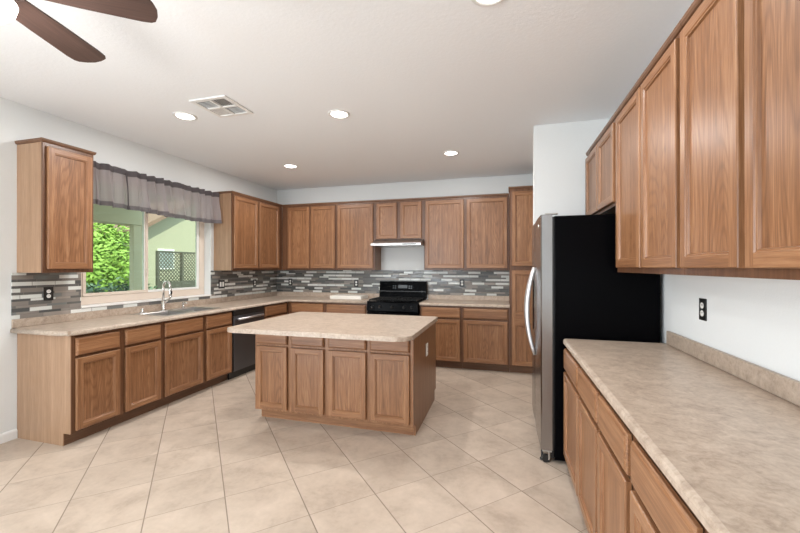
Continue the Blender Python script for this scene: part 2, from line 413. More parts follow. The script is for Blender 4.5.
def cornice(b, w, d, left=True, right=True, zt=ZCR, zb=2.428):
    """small crown strip round the top of a wall cabinet, mitred at the ends"""
    prof = [(0.0, zb), (.008, zb + .004), (.014, zb + .014), (.016, zt), (0, zt)]
    prof = [(-.001 if o == 0 else o, z) for o, z in prof]
    xl = lambda o: -o if left else 0; xr = lambda o: w + o if right else w
    rows = [[b.verts.new((xl(o), d if left else -o, z)) for o, z in prof], [b.verts.new((xl(o), -o, z)) for o, z in prof],
            [b.verts.new((xr(o), -o, z)) for o, z in prof], [b.verts.new((xr(o), d if right else -o, z)) for o, z in prof]]
    if not left: rows = rows[1:]
    if not right: rows = rows[:-1]
    n = len(prof)
    for A_, B_ in zip(rows, rows[1:]):
        for k in range(n): b.faces.new((A_[k], A_[(k + 1) % n], B_[(k + 1) % n], B_[k]))
    b.faces.new(rows[0]); b.faces.new(rows[-1][::-1])
def wall_cab(label, loc, rz, w, doors, group, z0=ZU0, z1=ZU1, depth=.305, left=False, right=False, dz=.030, dtop=.042, body='oak', name='wall_cabinet', gap=()):
    t_ = thing(name, label, 'cabinet', loc, rz, group)
    h = z1 - z0
    def cb(b):
        box(b, 0, w, .0185, depth, 0, h - .001)
    part('carcass', cb, body, t_)
    part('face_frame', lambda b: box(b, 0, w, 0, .018, 0, h - .001), 'oak_frame_shaded', t_)
    b = bmesh.new(); cornice(b, w, depth, left, right, ZCR - z0, 2.428 - z0); obj('cornice', b, 'oak_dark', t_)
    for x0, x1 in doors: add_door(t_, x0, x1, dz, h - dtop)
    return t_

# ------------------------------------------------------------------ left run (faces +x)
R90 = PI / 2
XF = XW + .610
GB, GW = 'oak base cabinets', 'oak wall cabinets'
base_cab('two-door oak base cabinet with pale end panel, nearest the camera under the window worktop', (XF, 2.128, 0), R90, .802, [(.026, .374), (.424, .780)], GB, left_panel=True)
base_cab('two-door oak sink base cabinet between the dishwasher and the end cabinet', (XF, 2.930, 0), R90, .996, [(.028, .512), (.566, .968)], GB, hollow=True)
base_cab('narrow oak base cabinet in the corner, beyond the dishwasher', (XF, 4.552, 0), R90, .612, [(.028, .560)], GB)
# dishwasher
dw = thing('dishwasher', 'dark stainless dishwasher built in under the left worktop', 'dishwasher', (XF, 3.927, 0), R90)
part('tub', lambda b: box(b, .004, .620, .004, .58, .1, ZB - .004), 'black_plastic', dw)
part('toe_kick', lambda b: box(b, .004, .620, .05, .07, 0, .1), 'black_plastic', dw)
part('door', lambda b: box(b, .008, .616, -.024, .0035, .105, .795, .004), 'steel_dark', dw)
part('control_strip', lambda b: box(b, .008, .616, -.022, .0035, .797, .868, .004), 'black_plastic', dw)
def dwh(b):
    tube(b, [(.06, -.05, .757), (.56, -.05, .757)], .014, 12)
    for x in (.075, .545): tube(b, [(x, -.05, .757), (x, -.022, .757)], .009, 8)
part('handle', dwh, 'satin', dw, label='bright steel bar handle')
part('badge', lambda b: box(b, .42, .49, -.0255, -.0242, .335, .348), 'steel', dw)

# L-shaped worktop with sink cut-out
SX0, SX1, SY0, SY1 = -3.805, -3.345, 3.050, 3.800
wt = thing('worktop', 'L-shaped taupe laminate worktop under the window, running round the corner to the range', 'worktop', (XW, 2.085, 0))
CE = XF + .030; CB = YW - .640
def ltop(b):
    z0, z1 = ZB + .0005, ZCT
    rects = [(XW, CE - .02, 2.10, SY0), (XW, SX0, SY0, SY1), (SX1, CE - .02, SY0, SY1), (XW, CE - .02, SY1, CB + .02), (XW, -1.953, CB + .02, YW)]
    for x0, x1, y0, y1 in rects: box(b, x0, x1, y0, y1, z0, z1)
    # rolled front edge swept along the exposed sides
    prof = [(-.02, z0), (.0, z0), (.004, z0 + .004), (.0045, z0 + .012), (.004, z1 - .016), (.001, z1 - .006), (-.005, z1 - .001), (-.02, z1)]
    path = [((XW, 2.10), (0, -1)), ((CE - .075, 2.10), (0, -1)), ((CE - .03, 2.145), (1, -.2)), ((CE - .015, CB + .015), (1, -1)), ((-1.953, CB + .015), (0, -1))]
    path = [((XW, 2.10), (0, -1)), ((CE - .070, 2.10), (.4, -1)), ((CE - .02, 2.15), (1, -.4)), ((CE - .02, CB + .02), (1, -1)), ((-1.953, CB + .02), (0, -1))]
    rows = []
    for (px, py), (nx, ny) in path: rows.append([b.verts.new((px + nx * (o + (.02 if i >= 0 else 0)) - (0 if 1 else 0), py + ny * (o + .02) , z)) if o > -.02 else b.verts.new((px, py, z)) for i, (o, z) in enumerate(prof)])
    n = len(prof)
    for A_, B_ in zip(rows, rows[1:]):
        for k in range(n - 1): b.faces.new((A_[k], A_[k + 1], B_[k + 1], B_[k])).smooth = True
    b.faces.new(rows[0]); b.faces.new(rows[-1][::-1])
b = bmesh.new(); ltop(b); bmesh.ops.translate(b, verts=b.verts, vec=(-XW, -2.085, 0)); obj('top', b, 'laminate', wt)
def lups(b):
    prism(b, [(0, 0), (.02, 0), (.02, CB + .02 + .6 - 2.085), (-1.953 - XW, CB + .62 - 2.085), (-1.953 - XW, YW - 2.085), (0, YW - 2.085)], ZCT, LIP, .004, 2)
part('upstand', lups, 'laminate', wt)

# sink with two bowls
sk = thing('kitchen_sink', 'stainless double-bowl sink set in the worktop below the window', 'sink', (0, 0, ZCT))
def bowl(b, x0, x1, y0, y1, d):
    bv = [[b.verts.new(p) for p in ((x0 + i, y0 + i, z), (x1 - i, y0 + i, z), (x1 - i, y1 - i, z), (x0 + i, y1 - i, z))] for i, z in ((0, .004), (.006, -.004), (.012, -d + .03), (.04, -d))]
    for A_, B_ in zip(bv, bv[1:]):
        for k in range(4): b.faces.new((A_[k], A_[(k + 1) % 4], B_[(k + 1) % 4], B_[k]))
    b.faces.new(bv[-1])
def rim(b):
    o = (SX0 - .02, SX1 + .014, SY0 - .02, SY1 + .02); m = (SY0 + SY1) / 2
    xa, xb = SX0 + .075, SX1 - .012
    for x0, x1, y0, y1 in ((o[0], xa, o[2], o[3]), (xb, o[1], o[2], o[3]), (xa, xb, o[2], SY0 + .012), (xa, xb, m - .014, m + .014), (xa, xb, SY1 - .012, o[3])):
        box(b, x0, x1, y0, y1, .0005, .004)
part('rim', rim, 'steel_h', sk)
mY = (SY0 + SY1) / 2
for y0, y1 in ((SY0 + .012, mY - .014), (mY + .014, SY1 - .012)):
    bw = part('bowl', lambda b: bowl(b, SX0 + .075, SX1 - .012, y0, y1, .18), 'steel_h', sk)
    part('drain', lambda b: lathe(b, [(.04, -.1795), (.04, -.176), (.03, -.176), (.025, -.178), (0, -.178)], (SX0 + SX1) / 2 + .03, (y0 + y1) / 2, 20), 'chrome', bw)
# faucet
FX, FY = SX0 + .022, 3.395
fc = thing('faucet', 'chrome gooseneck pull-down faucet behind the sink', 'faucet', (FX, FY, ZCT + .0045))
part('base', lambda b: lathe(b, [(0, 0), (.027, 0), (.027, .006), (.020, .012), (.020, .10), (.016, .106), (0, .106)], seg=24), 'chrome', fc)
def neck(b):
    p = [(0, 0, .10), (0, 0, .24)]
    for k in range(1, 13):
        a = PI * k / 12; p.append((.055 - .055 * math.cos(a), -.012 * k / 12, .262 + .075 * math.sin(a)))
    tube(b, p, .0125, 14)
part('neck', neck, 'chrome', fc)
part('spray_head', lambda b: tube(b, [(.110, -.012, .268), (.112, -.012, .24), (.114, -.012, .19), (.114, -.012, .165)], [.013, .016, .018, .016], 14), 'chrome', fc)
part('spray_button', lambda b: box(b, .125, .134, -.022, -.002, .19, .225, .003), 'black_plastic', fc)
part('lever', lambda b: tube(b, [(0.0, .015, .085), (.01, .035, .10), (.03, .075, .15), (.035, .085, .165)], [.013, .011, .008, .006], 10), 'chrome', fc)
sd = thing('air_gap_cap', 'small round chrome cap on the sink ledge left of the faucet', 'cap', (FX, 3.135, ZCT + .0045))
part('body', lambda b: lathe(b, [(0, 0), (.022, 0), (.022, .01), (.016, .014), (.016, .04), (.012, .046), (0, .048)], seg=20), 'chrome', sd)
sp = thing('soap_dispenser', 'small chrome soap dispenser on the sink ledge right of the faucet', 'soap dispenser', (FX, 3.67, ZCT + .0045))
part('body', lambda b: lathe(b, [(0, 0), (.020, 0), (.020, .008), (.011, .012), (.011, .05), (0, .052)], seg=20), 'chrome', sp)
part('spout', lambda b: tube(b, [(0, 0, .05), (0, 0, .062), (.03, 0, .066), (.06, 0, .058)], [.011, .011, .008, .006], 10), 'chrome', sp)

# wall cabinets on the left wall
XUF = XW + .305
wall_cab('single-door oak wall cabinet hanging alone left of the window', (XUF, 2.118, ZU0), R90, .385, [(.024, .362)], GW, left=True, right=True, body='veneer')
wall_cab('two-door oak wall cabinet right of the window, against the corner', (XUF, 4.292, ZU0), R90, 1.1855, [(.020, .532), (.566, 1.076)], GW, left=True, body='veneer')

# ------------------------------------------------------------------ back run (faces -y)
YUF = YW - .305; YBF = YW - .610
wall_cab('two-door oak wall cabinet on the back wall, next to the corner', (XW + .307, YUF, ZU0), 0, .995, [(.118, .520), (.542, .972)], GW)
wall_cab('wide single-door oak wall cabinet left of the range hood', (-2.594, YUF, ZU0), 0, .644, [(.022, .620)], GW)
wall_cab('short two-door oak wall cabinet above the range hood', (-1.949, YUF, 1.838), 0, .780, [(.034, .362), (.420, .745)], GW, z0=1.838, dz=.014)
wall_cab('broad two-door oak wall cabinet between range hood and pantry', (-1.168, YUF, ZU0), 0, 1.222, [(.022, .590), (.634, 1.196)], GW)
base_cab('oak base cabinet on the back wall beside the corner, mostly behind the island', (XW + .6105, YBF, 0), 0, .648, [(.07, .620)], GB)
base_cab('oak base cabinet immediately left of the range', (-2.638, YBF, 0), 0, .686, [(.026, .660)], GB)
base_cab('oak base cabinet immediately right of the range', (-1.163, YBF, 0), 0, .590, [(.024, .568)], GB)
base_cab('oak base cabinet between the range-side cabinet and the tall pantry', (-.572, YBF, 0), 0, .630, [(.024, .606)], GB)
wt2 = thing('worktop', 'short taupe laminate worktop between the range and the pantry', 'worktop', (-1.163, CB, 0))
def front_edge_prof(y0, y1, z0, z1):
    return [(y0 + .004, z0), (y1, z0), (y1, z1), (y0 + .014, z1), (y0 + .005, z1 - .004), (y0, z1 - .013), (y0, z0 + .005)]
part('top', lambda b: prism(b, front_edge_prof(0, .640, ZB + .0005, ZCT), 0, 1.222, plane='yz'), 'laminate', wt2)
part('upstand', lambda b: box(b, 0, 1.222, .62, .640, ZCT, LIP, .004), 'laminate', wt2)
# pantry
pn = thing('pantry_cabinet', 'tall oak pantry cabinet at the right end of the back wall', 'cabinet', (.0605, YBF, 0), 0)
part('carcass', lambda b: (box(b, 0, .612, .0195, .609, .1, 2.462), box(b, .001, .611, .09, .609, 0, .0995)), 'oak', pn)
part('face_frame', lambda b: box(b, 0, .612, 0, .019, .1, 2.462), 'oak_frame_shaded', pn)
part('toe_kick', lambda b: box(b, 0, .612, .076, .0895, 0, .099), 'oak_dark', pn)
b = bmesh.new(); cornice(b, .612, .27, True, False, 2.482, 2.452); obj('cornice', b, 'oak_dark', pn)
add_door(pn, .026, .590, 1.432, 2.415); add_door(pn, .026, .590, .118, 1.372, [(.52, .70)])

# range hood
hd = thing('range_hood', 'slim stainless range hood under the short cabinet above the range', 'range hood', (-1.940, YW, 1.735), 0)
part('shell', lambda b: prism(b, [(-.002, .098), (-.306, .098), (-.500, .040), (-.500, .034), (-.002, .034)], 0, .765, plane='yz'), 'hood_steel', hd)
part('lip', lambda b: box(b, -.006, .771, -.508, -.002, 0, .033, .004), 'steel_h', hd, label='bright stainless lip')
part('control_panel', lambda b: box(b, .48, .70, -.5095, -.5081, .010, .026), 'black_plastic', hd)

# gas range
rg = thing('gas_range', 'black gas range with tall control backguard on the back wall', 'range', (-1.938, 0, 0))
RW = .762; RF = 5.085; RB = 5.752
part('body', lambda b: box(b, 0, RW, RF + .045, RB, .03, .905, .004), 'black_range', rg)
part('cooktop', lambda b: box(b, -.004 + .004, RW, RF + .02, RB - .1, .906, .922, .005), 'black_range', rg)
od = part('oven_door', lambda b: box(b, .006, RW - .006, RF + .004, RF + .044, .20, .765, .006), 'black_range', rg)
def hb(b):
    tube(b, [(.06, RF - .045, .715), (RW - .06, RF - .045, .715)], .014, 12)
    for x in (.08, RW - .08): tube(b, [(x, RF - .045, .715), (x, RF + .006, .715)], .010, 8)
part('handle', hb, 'black_range', od)
part('storage_drawer', lambda b: box(b, .006, RW - .006, RF + .008, RF + .044, .045, .192, .005), 'black_range', rg)
part('front_panel', lambda b: prism(b, [(RF + .01, .785), (RF + .044, .775), (RF + .044, .905), (RF + .026, .905)], .002, RW - .002, plane='yz'), 'black_range', rg)
for x in (.09, .20, .38, .56, .67):
    def kn(b):
        tube(b, [(x, RF + .016, .845), (x, RF - .012, .843)], [.022, .018], 16); box(b, x - .003, x + .003, RF - .016, RF - .010, .828, .860, .001)
    part('knob', kn, 'black_plastic', rg)
for gx in (.03, .39):
    def gr(b):
        x0, x1, y0, y1, z = gx, gx + .342, RF + .06, RB - .13, .948
        for x in (x0, (x0 + x1) / 2, x1): box(b, x - .006, x + .006, y0, y1, z - .012, z, .002)
        for y in (y0, y0 + (y1 - y0) * .25, (y0 + y1) / 2, y0 + (y1 - y0) * .75, y1): box(b, x0, x1, y - .006, y + .006, z - .012, z, .002)
        for x in (x0, x1):
            for y in (y0, y1): box(b, x - .008, x + .008, y - .008, y + .008, .9225, z - .006, .002)
    part('grate', gr, 'black_iron', rg)
    for y in (RF + .17, RB - .25):
        part('burner', lambda b: lathe(b, [(0, .923), (.05, .923), (.05, .928), (.036, .93), (.036, .936), (0, .938)], gx + .171, y, 24), 'black_iron', rg)
bgp = part('backguard', lambda b: prism(b, [(RB - .098, .923), (RB, .923), (RB, 1.19), (RB - .05, 1.19), (RB - .062, 1.18)], 0, RW, .004, 2, plane='yz'), 'black_range', rg)
def on_guard(b, x0, x1, s0, s1, th=.002):
    a0 = Vector((0, RB - .098, .923)); a1 = Vector((0, RB - .062, 1.18)); d = a1 - a0; n_ = Vector((0, -d.z, d.y)).normalized()
    q = []
    for dd in (.0002, th):
        for x, s in ((x0, s0), (x1, s0), (x1, s1), (x0, s1)): q.append(b.verts.new(a0 + d * s + n_ * dd + Vector((x, 0, 0))))
    for f in ((3, 2, 1, 0), (4, 5, 6, 7), (0, 1, 5, 4), (1, 2, 6, 5), (2, 3, 7, 6), (3, 0, 4, 7)): b.faces.new([q[i] for i in f])
part('clock_display', lambda b: on_guard(b, .31, .46, .62, .82), 'display', bgp)
for x in (.22, .255, .480, .515):
    for s in (.60, .72): part('button', lambda b: on_guard(b, x, x + .022, s, s + .07), 'display', bgp)
part('trim_strip', lambda b: on_guard(b, .0, RW, .42, .455, .004), 'black_plastic', bgp)

# white board lying on the worktop
bd = thing('serving_board', 'white flat rectangular board lying on the back worktop left of the range', 'board', (-2.665, 5.38, ZCT + .0005))
part('slab', lambda b: box(b, 0, .53, 0, .30, 0, .052, .004), 'stone_white', bd)

# ------------------------------------------------------------------ island
IZ0, IZ1 = .868, .906
IX0, IX1, IY = -2.236, -.724, 2.980
IW = IX1 - IX0; ID = 1.030
isl = thing('kitchen_island', 'oak kitchen island with four doors and four drawers in the middle of the floor', 'island', (IX0, IY, 0))
part('carcass', lambda b: (box(b, 0, IW - .016, 0, ID, .1, IZ0), box(b, .002, IW - .017, .09, ID - .075, 0, .1)), 'oak', isl)
part('toe_kick', lambda b: box(b, .02, IW - .017, .076, .0895, 0, .099), 'oak_h', isl)
part('end_panel', lambda b: prism(b, [(.076, 0), (ID - .075, 0), (ID - .075, .1), (ID, .1), (ID, IZ0), (0, IZ0), (0, .1), (.076, .1)], IW - .0155, IW, plane='yz'), 'oak', isl)
for x0, x1 in ((.024, .344), (.386, .708), (.752, 1.102), (1.138, 1.482)):
    add_drawer(isl, x0, x1, .712, .852); add_door(isl, x0, x1, .122, .692)
itp = thing('island_worktop', 'pale taupe laminate island worktop with rounded corners overhanging the island', 'worktop', (-2.262, 2.612, 0))
def itop(b):
    w, d, r = 1.598, 1.196, .12; pts = []
    for cx, cy, a0, rr in ((w - r, r, -90, r), (w - .03, d - .03, 0, .03), (.03, d - .03, 90, .03), (.05, .05, 180, .05)):
        for k in range(9):
            a = math.radians(a0 + 90 * k / 8); pts.append((cx + rr * math.cos(a), cy + rr * math.sin(a)))
    prism(b, pts, IZ0 + .0005, IZ1, .008, 3)
part('top', itop, 'laminate', itp)

# ------------------------------------------------------------------ refrigerator
FY0, FYM, FY1, FXF = 2.885, 3.440, 3.808, .250
fg = thing('refrigerator', 'side-by-side stainless refrigerator with black sides, between right counter and alcove wall', 'refrigerator', (0, 0, 0))
part('cabinet_body', lambda b: box(b, FXF + .092, 1.005, FY0 + .004, FY1 - .004, .025, 1.784, .006), 'black_side', fg)
part('base_grille', lambda b: [box(b, FXF + .066, FXF + .091, FY0 + .02, FY1 - .02, .03, .085, .002)] + [box(b, FXF + .062, FXF + .0655, FY0 + .04, FY1 - .04, z, z + .006) for z in (.04, .054, .068)], 'black_plastic', fg)
def fdoor(y0, y1):
    def fn(b): prism(b, [(FXF + .078, y0), (FXF + .078, y1), (FXF + .008, y1), (FXF, y1 - .012), (FXF - .004, (y0 + y1) / 2), (FXF, y0 + .012), (FXF + .008, y0)], .09, 1.796, .003, 2)
    return fn
M['fridge_steel'] = brushed('fridge_steel', srgb(160, 158, 158), .24)
d1 = part('fridge_door', fdoor(FY0, FYM), 'fridge_steel', fg)
d2 = part('freezer_door', fdoor(FYM + .006, FY1), 'fridge_steel', fg)
for p_, y, nm in ((d1, FYM - .045, 'handle'), (d2, FYM + .055, 'handle')):
    def hn(b):
        pts = []
        for k in range(15):
            s = k / 14; z = .665 + (1.41 - .665) * s; pts.append((FXF - .004 - .064 * math.sin(PI * s) ** .8, y, z))
        tube(b, pts, [.013 + .007 * math.sin(PI * k / 14) for k in range(15)], 14)
    part(nm, hn, 'satin', p_, label='bright bowed bar handle')
part('dispenser', lambda b: box(b, FXF - .008, FXF + .004, 3.55, 3.72, .86, 1.30, .006), 'black_gloss', d2)
part('badge', lambda b: tube(b, [(FXF - .006, 3.06, 1.728), (FXF + .002, 3.06, 1.728)], .016, 20), 'chrome', d1)
part('door_gasket', lambda b: box(b, FXF + .0785, FXF + .0915, FY0 + .010, FY1 - .010, .095, 1.780), 'black_plastic', fg)
part('hinge_cover', lambda b: box(b, FXF + .03, FXF + .12, FY0 + .015, FY0 + .06, 1.797, 1.808, .004), 'steel', fg)
def hg(b):
    box(b, FXF + .012, FXF + .075, FY0 + .006, FY0 + .04, .076, .088, .002); box(b, FXF + .050, FXF + .062, FY0 + .003, FY0 + .02, .022, .084, .002)
part('hinge_bracket', hg, 'steel', fg, label='bare steel bracket')
part('roller', lambda b: tube(b, [(FXF + .034, FY0 + .006, .026), (FXF + .034, FY0 + .036, .026)], .026, 20), 'black_plastic', fg)
part('levelling_leg', lambda b: lathe(b, [(0, 0), (.016, 0), (.016, .012), (.008, .016), (.008, .074), (0, .074)], FXF + .012, FY0 + .05, 16), 'black_plastic', fg)

# ------------------------------------------------------------------ right run (faces -x)
XRF = XR - .619; XRU = XR - .305
RM = -PI / 2
base_cab('two-door oak base cabinet under the right counter, next to the refrigerator', (XRF, 2.822, 0), RM, .990, [(.022, .518), (.538, .972)], GB)
base_cab('narrow single-door oak base cabinet, second from the refrigerator under the right counter', (XRF, 1.832, 0), RM, .448, [(.016, .410)], GB)
base_cab('two-door oak base cabinet nearest the camera under the right counter', (XRF, 1.384, 0), RM, .900, [(.012, .432), (.462, .876)], GB)
wt3 = thing('worktop', 'long mottled taupe worktop along the right wall, ending at the refrigerator', 'worktop', (XR, .474, 0), 0)
LR = 2.835 - .474
part('top', lambda b: prism(b, [(-.640 + .004, ZB + .0005), (-.640, ZB + .006), (-.640, ZCT - .014), (-.635, ZCT - .004), (-.624, ZCT), (0, ZCT), (0, ZB + .0005)], 0, LR, plane='xz'), 'laminate', wt3)
part('upstand', lambda b: box(b, -.02, 0, 0, LR - .015, ZCT, 1.000, .005), 'laminate', wt3)
wall_cab('short two-door oak cabinet high above the refrigerator', (XRU, 3.750, 1.838), RM, .936, [(.024, .458), (.478, .914)], GW, z0=1.838, dz=.022)
wall_cab('two-door oak wall cabinet beside the refrigerator, above the right counter', (XRU, 2.812, 1.381), RM, .972, [(.050, .500), (.522, .950)], GW, z0=1.381)
wall_cab('two-door oak wall cabinet nearest the camera above the right counter', (XRU, 1.838, 1.381), RM, .960, [(.018, .418), (.454, .936)], GW, z0=1.381)

# ------------------------------------------------------------------ outlets and switches
def outlet(label, loc, rz, plate='black_plastic', kind='duplex', gang=1):
    """faces local -y"""
    w, h = (.074, .118) if gang == 1 else (.118, .118)
    t_ = thing('wall_outlet' if kind == 'duplex' else 'light_switch', label, 'outlet' if kind == 'duplex' else 'switch', loc, rz, 'black wall outlets' if kind == 'duplex' and plate == 'black_plastic' else None)
    part('cover_plate', lambda b: box(b, -w / 2, w / 2, -.006, -.0002, -h / 2, h / 2, .002), plate, t_)
    if kind == 'duplex':
        for z in (-.021, .021):
            def rc(b): tube(b, [(0, -.0062, z), (0, -.0085, z)], .0165, 20)
            r = part('receptacle', rc, 'white_plastic', t_)
            part('slots', lambda b: [box(b, x - .0012, x + .0012, -.0092, -.0086, z - .001, z + .008) for x in (-.006, .006)], 'black_plastic', r)
    else:
        for x in ((-.024, .024) if gang == 2 else (0,)): part('rocker', lambda b: box(b, x - .016, x + .016, -.009, -.0062, -.034, .034, .001), 'white_plastic', t_)
    return t_
outlet('black outlet on the mosaic below the lone wall cabinet left of the window', (XW + .009, 2.335, 1.180), R90)
outlet('black double switch plate with white rockers on the mosaic right of the window', (XW + .009, 4.430, 1.172), R90, kind='switch', gang=2)
outlet('black outlet on the left wall mosaic above the dishwasher end, near the corner', (XW + .009, 5.160, 1.158), R90)
outlet('black outlet on the back wall mosaic, nearest the corner', (-3.617, YW - .009, 1.155), 0)
outlet('black outlet on the back wall mosaic, above the white board beside the range', (-2.378, YW - .009, 1.146), 0)
outlet('black outlet on the back wall mosaic between the range and the pantry', (-.636, YW - .009, 1.172), 0)
outlet('black outlet on the white wall above the right counter', (XR, 2.388, 1.186), RM)
outlet('white outlet on the end panel of the island', (IX1, 3.52, .625), R90, plate='white_plastic')

# ------------------------------------------------------------------ window valance
va = thing('window_valance', 'gathered sheer grey valance curtain across the top of the window', 'curtain', (XW, 2.53, 0))
VL = 4.276 - 2.53
def vx(y, z):
    k = (2.44 - z) / .42
    a = (.034 + .040 * k) * (.55 + .9 * abs(noise.noise(Vector((y * 1.9, 3, 0)))) * 1.4)
    q = y * 52 + 3.5 * noise.noise(Vector((y * 2.6, 7, z * .8)))
    w = math.sin(q); w = w * abs(w) ** .3
    return .080 + .018 * k + a * (.75 * w + .45 * math.sin(q * .43 + 1.3)) + .010 * noise.noise(Vector((y * 7, z * 5, 2)))
def cloth(z0f, z1f, off=0):
    def fn(b):
        ny, nz = 620, 14; g = []
        for i in range(ny + 1):
            y = VL * i / ny; bot = 2.012 + .012 * math.sin(y * 3.3 + .5) + .010 * noise.noise(Vector((y * 5, 0, 0))); top = 2.436 + .004 * math.sin(y * 60)
            yo = lambda z: .019 * math.sin(2 * (y * 52 + 3.5 * noise.noise(Vector((y * 2.6, 7, z * .8))))) * min(1, 1.6 * abs(noise.noise(Vector((y * 4.1, 1, 0)))) + .35) * (.35 + .65 * (2.44 - z) / .42)
            g.append([b.verts.new((vx(y, z) + off, y + yo(z), z)) for z in [top + (bot - top) * (z0f + (z1f - z0f) * j / nz) for j in range(nz + 1)]])
        for i in range(ny):
            for j in range(nz): b.faces.new((g[i][j], g[i + 1][j], g[i + 1][j + 1], g[i][j + 1])).smooth = True
    return fn
part('cloth', cloth(0, 1), 'sheer', va)
part('rod_pocket', cloth(0, .15, .004), 'cloth', va, label='doubled darker cloth band along the rod')
part('hem', cloth(.89, 1, .003), 'hem', va)
part('rod', lambda b: tube(b, [(.034, .0, 2.412), (.034, VL, 2.412)], .006, 10), 'trim', va)
part('tie', lambda b: tube(b, [(.098, .44, 2.39), (.104, .452, 2.25), (.108, .455, 2.12), (.108, .457, 2.055), (.108, .458, 2.05), (.108, .459, 2.015)], [.007, .006, .006, .006, .012, .011], 8), 'cloth', va, label='dark gathered cloth tie')

# ------------------------------------------------------------------ ceiling fittings
def can(label, x, y):
    t_ = thing('ceiling_light', label, 'ceiling light', (x, y, ZC), 0, 'recessed ceiling lights')
    part('trim_ring', lambda b: lathe(b, [(.072, -.0005), (.098, -.0005), (.098, -.004), (.090, -.009), (.074, -.007), (.072, -.0005)], seg=40), 'trim', t_)
    part('lens', lambda b: lathe(b, [(0, -.006), (.05, -.0055), (.0715, -.003), (.0715, -.0008), (0, -.0008)], seg=32), 'can_glow', t_)
    lo = lamp('can_lamp', 'AREA', (0, 0, -.012), (0, 0, 0), CAN_ENERGY, (1, .97, .94), shape='DISK', size=.14); lo.parent = t_
    return t_
can('recessed ceiling light beside the air vent', -2.780, 2.715)
can('recessed ceiling light above the island', -1.423, 3.051)
can('recessed ceiling light in the far left, toward the corner cabinets', -2.785, 4.442)
can('recessed ceiling light in the far right, in front of the pantry', -.621, 4.456)
can('recessed ceiling light at the top edge of the picture', -.072, 1.90)

vt = thing('ceiling_vent', 'white square four-way air vent in the ceiling', 'vent', (-2.31, 2.64, ZC), math.radians(0))
def vf(b):
    a = .176
    for x0, x1, y0, y1 in ((-a, a, -a, -a + .035), (-a, a, a - .035, a), (-a, -a + .035, -a + .035, a - .035), (a - .035, a, -a + .035, a - .035), (-.012, .012, -a + .035, a - .035), (-a + .035, -.012, -.012, .012), (.012, a - .035, -.012, .012)):
        box(b, x0, x1, y0, y1, -.012, -.0005, .003)
part('frame', vf, 'trim', vt)
part('duct_shade_sheet', lambda b: box(b, -.142, .142, -.142, .142, -.002, -.0006), 'duct_shade_sheet', vt)  # flat black sheet stands in for the shade behind the louvers
for qx in (-1, 1):
    for qy in (-1, 1):
        def lv(b):
            lw_ = .013 if (qx < 0 and qy > 0) else .0035
            for k in range(6):
                s = .022 + k * .0205
                if qx * qy > 0: x0, x1, y0, y1 = qx * .014, qx * .141, qy * s, qy * (s + lw_)
                else: x0, x1, y0, y1 = qx * s, qx * (s + lw_), qy * .014, qy * .141
                box(b, x0, x1, y0, y1, -.0070, -.0035)
        part('louver', lv, 'trim', vt)

# ceiling fan
HX, HY, ZF = -1.816, .850, 2.45
fan = thing('ceiling_fan', 'dark-bladed ceiling fan with a bright glass lamp at the upper left', 'ceiling fan', (HX, HY, ZF))
part('canopy', lambda b: lathe(b, [(0, ZC - ZF - .001), (.07, ZC - ZF - .001), (.065, ZC - ZF - .03), (.02, ZC - ZF - .06), (.012, ZC - ZF - .062), (.012, .09), (0, .09)], seg=28), 'bronze', fan)
part('motor', lambda b: lathe(b, [(0, .10), (.05, .10), (.10, .075), (.115, .03), (.10, -.012), (.07, -.03), (0, -.03)], seg=32), 'bronze', fan)
part('lamp_shade', lambda b: lathe(b, [(.06, -.031), (.11, -.05), (.125, -.07), (.117, -.10), (.085, -.13), (.04, -.146), (0, -.150)], seg=32), 'bowl_glow', fan)
lo = lamp('fan_lamp', 'POINT', (0, 0, -.24), (0, 0, 0), FAN_ENERGY, (1, .97, .93), shadow_soft_size=.12); lo.parent = fan
for k in range(5):
    ang = math.radians(107.6 - 72 * k)
    br = part('blade', lambda b: prism(b, [(.14, -.060), (.30, -.070), (.50, -.078), (.535, -.076), (.552, -.066), (.566, -.035), (.572, .0), (.566, .035), (.552, .066), (.535, .076), (.50, .078), (.30, .070), (.14, .060)], -.004, .004, .0015, 1), 'fan_wood', fan)
    br.rotation_euler = (math.radians(-7), 0, ang)
    ib = part('blade_arm', lambda b: (box(b, .08, .20, -.02, .02, .0045, .012, .002), box(b, .18, .24, -.04, .04, .0045, .010, .002)), 'bronze', br)

# ------------------------------------------------------------------ outside the window
M['ground'] = plain('patio_slab', srgb(150, 146, 136), .9, var=.25, scale=6)
M['stucco'] = plain('stucco', srgb(176, 172, 150), .9, var=.08, scale=60)
M['stucco_shade'] = plain('patio_stucco', srgb(214, 204, 176), .9, var=.08, scale=60)
M['leaf'] = plain('green_leaves', srgb(168, 205, 96), .6, var=.45, scale=9)
M['leaf_dark'] = plain('hedge_leaves', srgb(112, 136, 110), .6, var=.4, scale=9)
M['bark'] = plain('bark', srgb(92, 76, 60), .9)
M['roof_tile'] = plain('roof_tiles', srgb(150, 120, 104), .8, var=.3, scale=18)
M['slat'] = plain('weathered_slat', srgb(92, 90, 80), .8, var=.2)
M['far_pane'] = plain('far_window_pane', srgb(150, 160, 160), .15)
M['block'] = plain('block_wall', srgb(150, 148, 140), .9, var=.2, scale=20)
struct('ground', lambda b: box(b, -40, XW - WT - .01, -12, 30, -.22, -.12), 'ground')
pc = thing('patio_cover', 'pale stucco patio post and beam just outside the window', 'patio cover', (-6.6, 5.2, -.12))
part('post', lambda b: box(b, .05, .15, -.02, .14, 0, 2.30, .005), 'stucco_shade', pc)
part('beam', lambda b: box(b, -.17, .17, -6.5, .16, 2.30, 2.72, .01), 'stucco_shade', pc)
part('soffit', lambda b: box(b, -.17, 2.52, -6.5, .16, 2.721, 2.80), 'stucco_shade', pc)

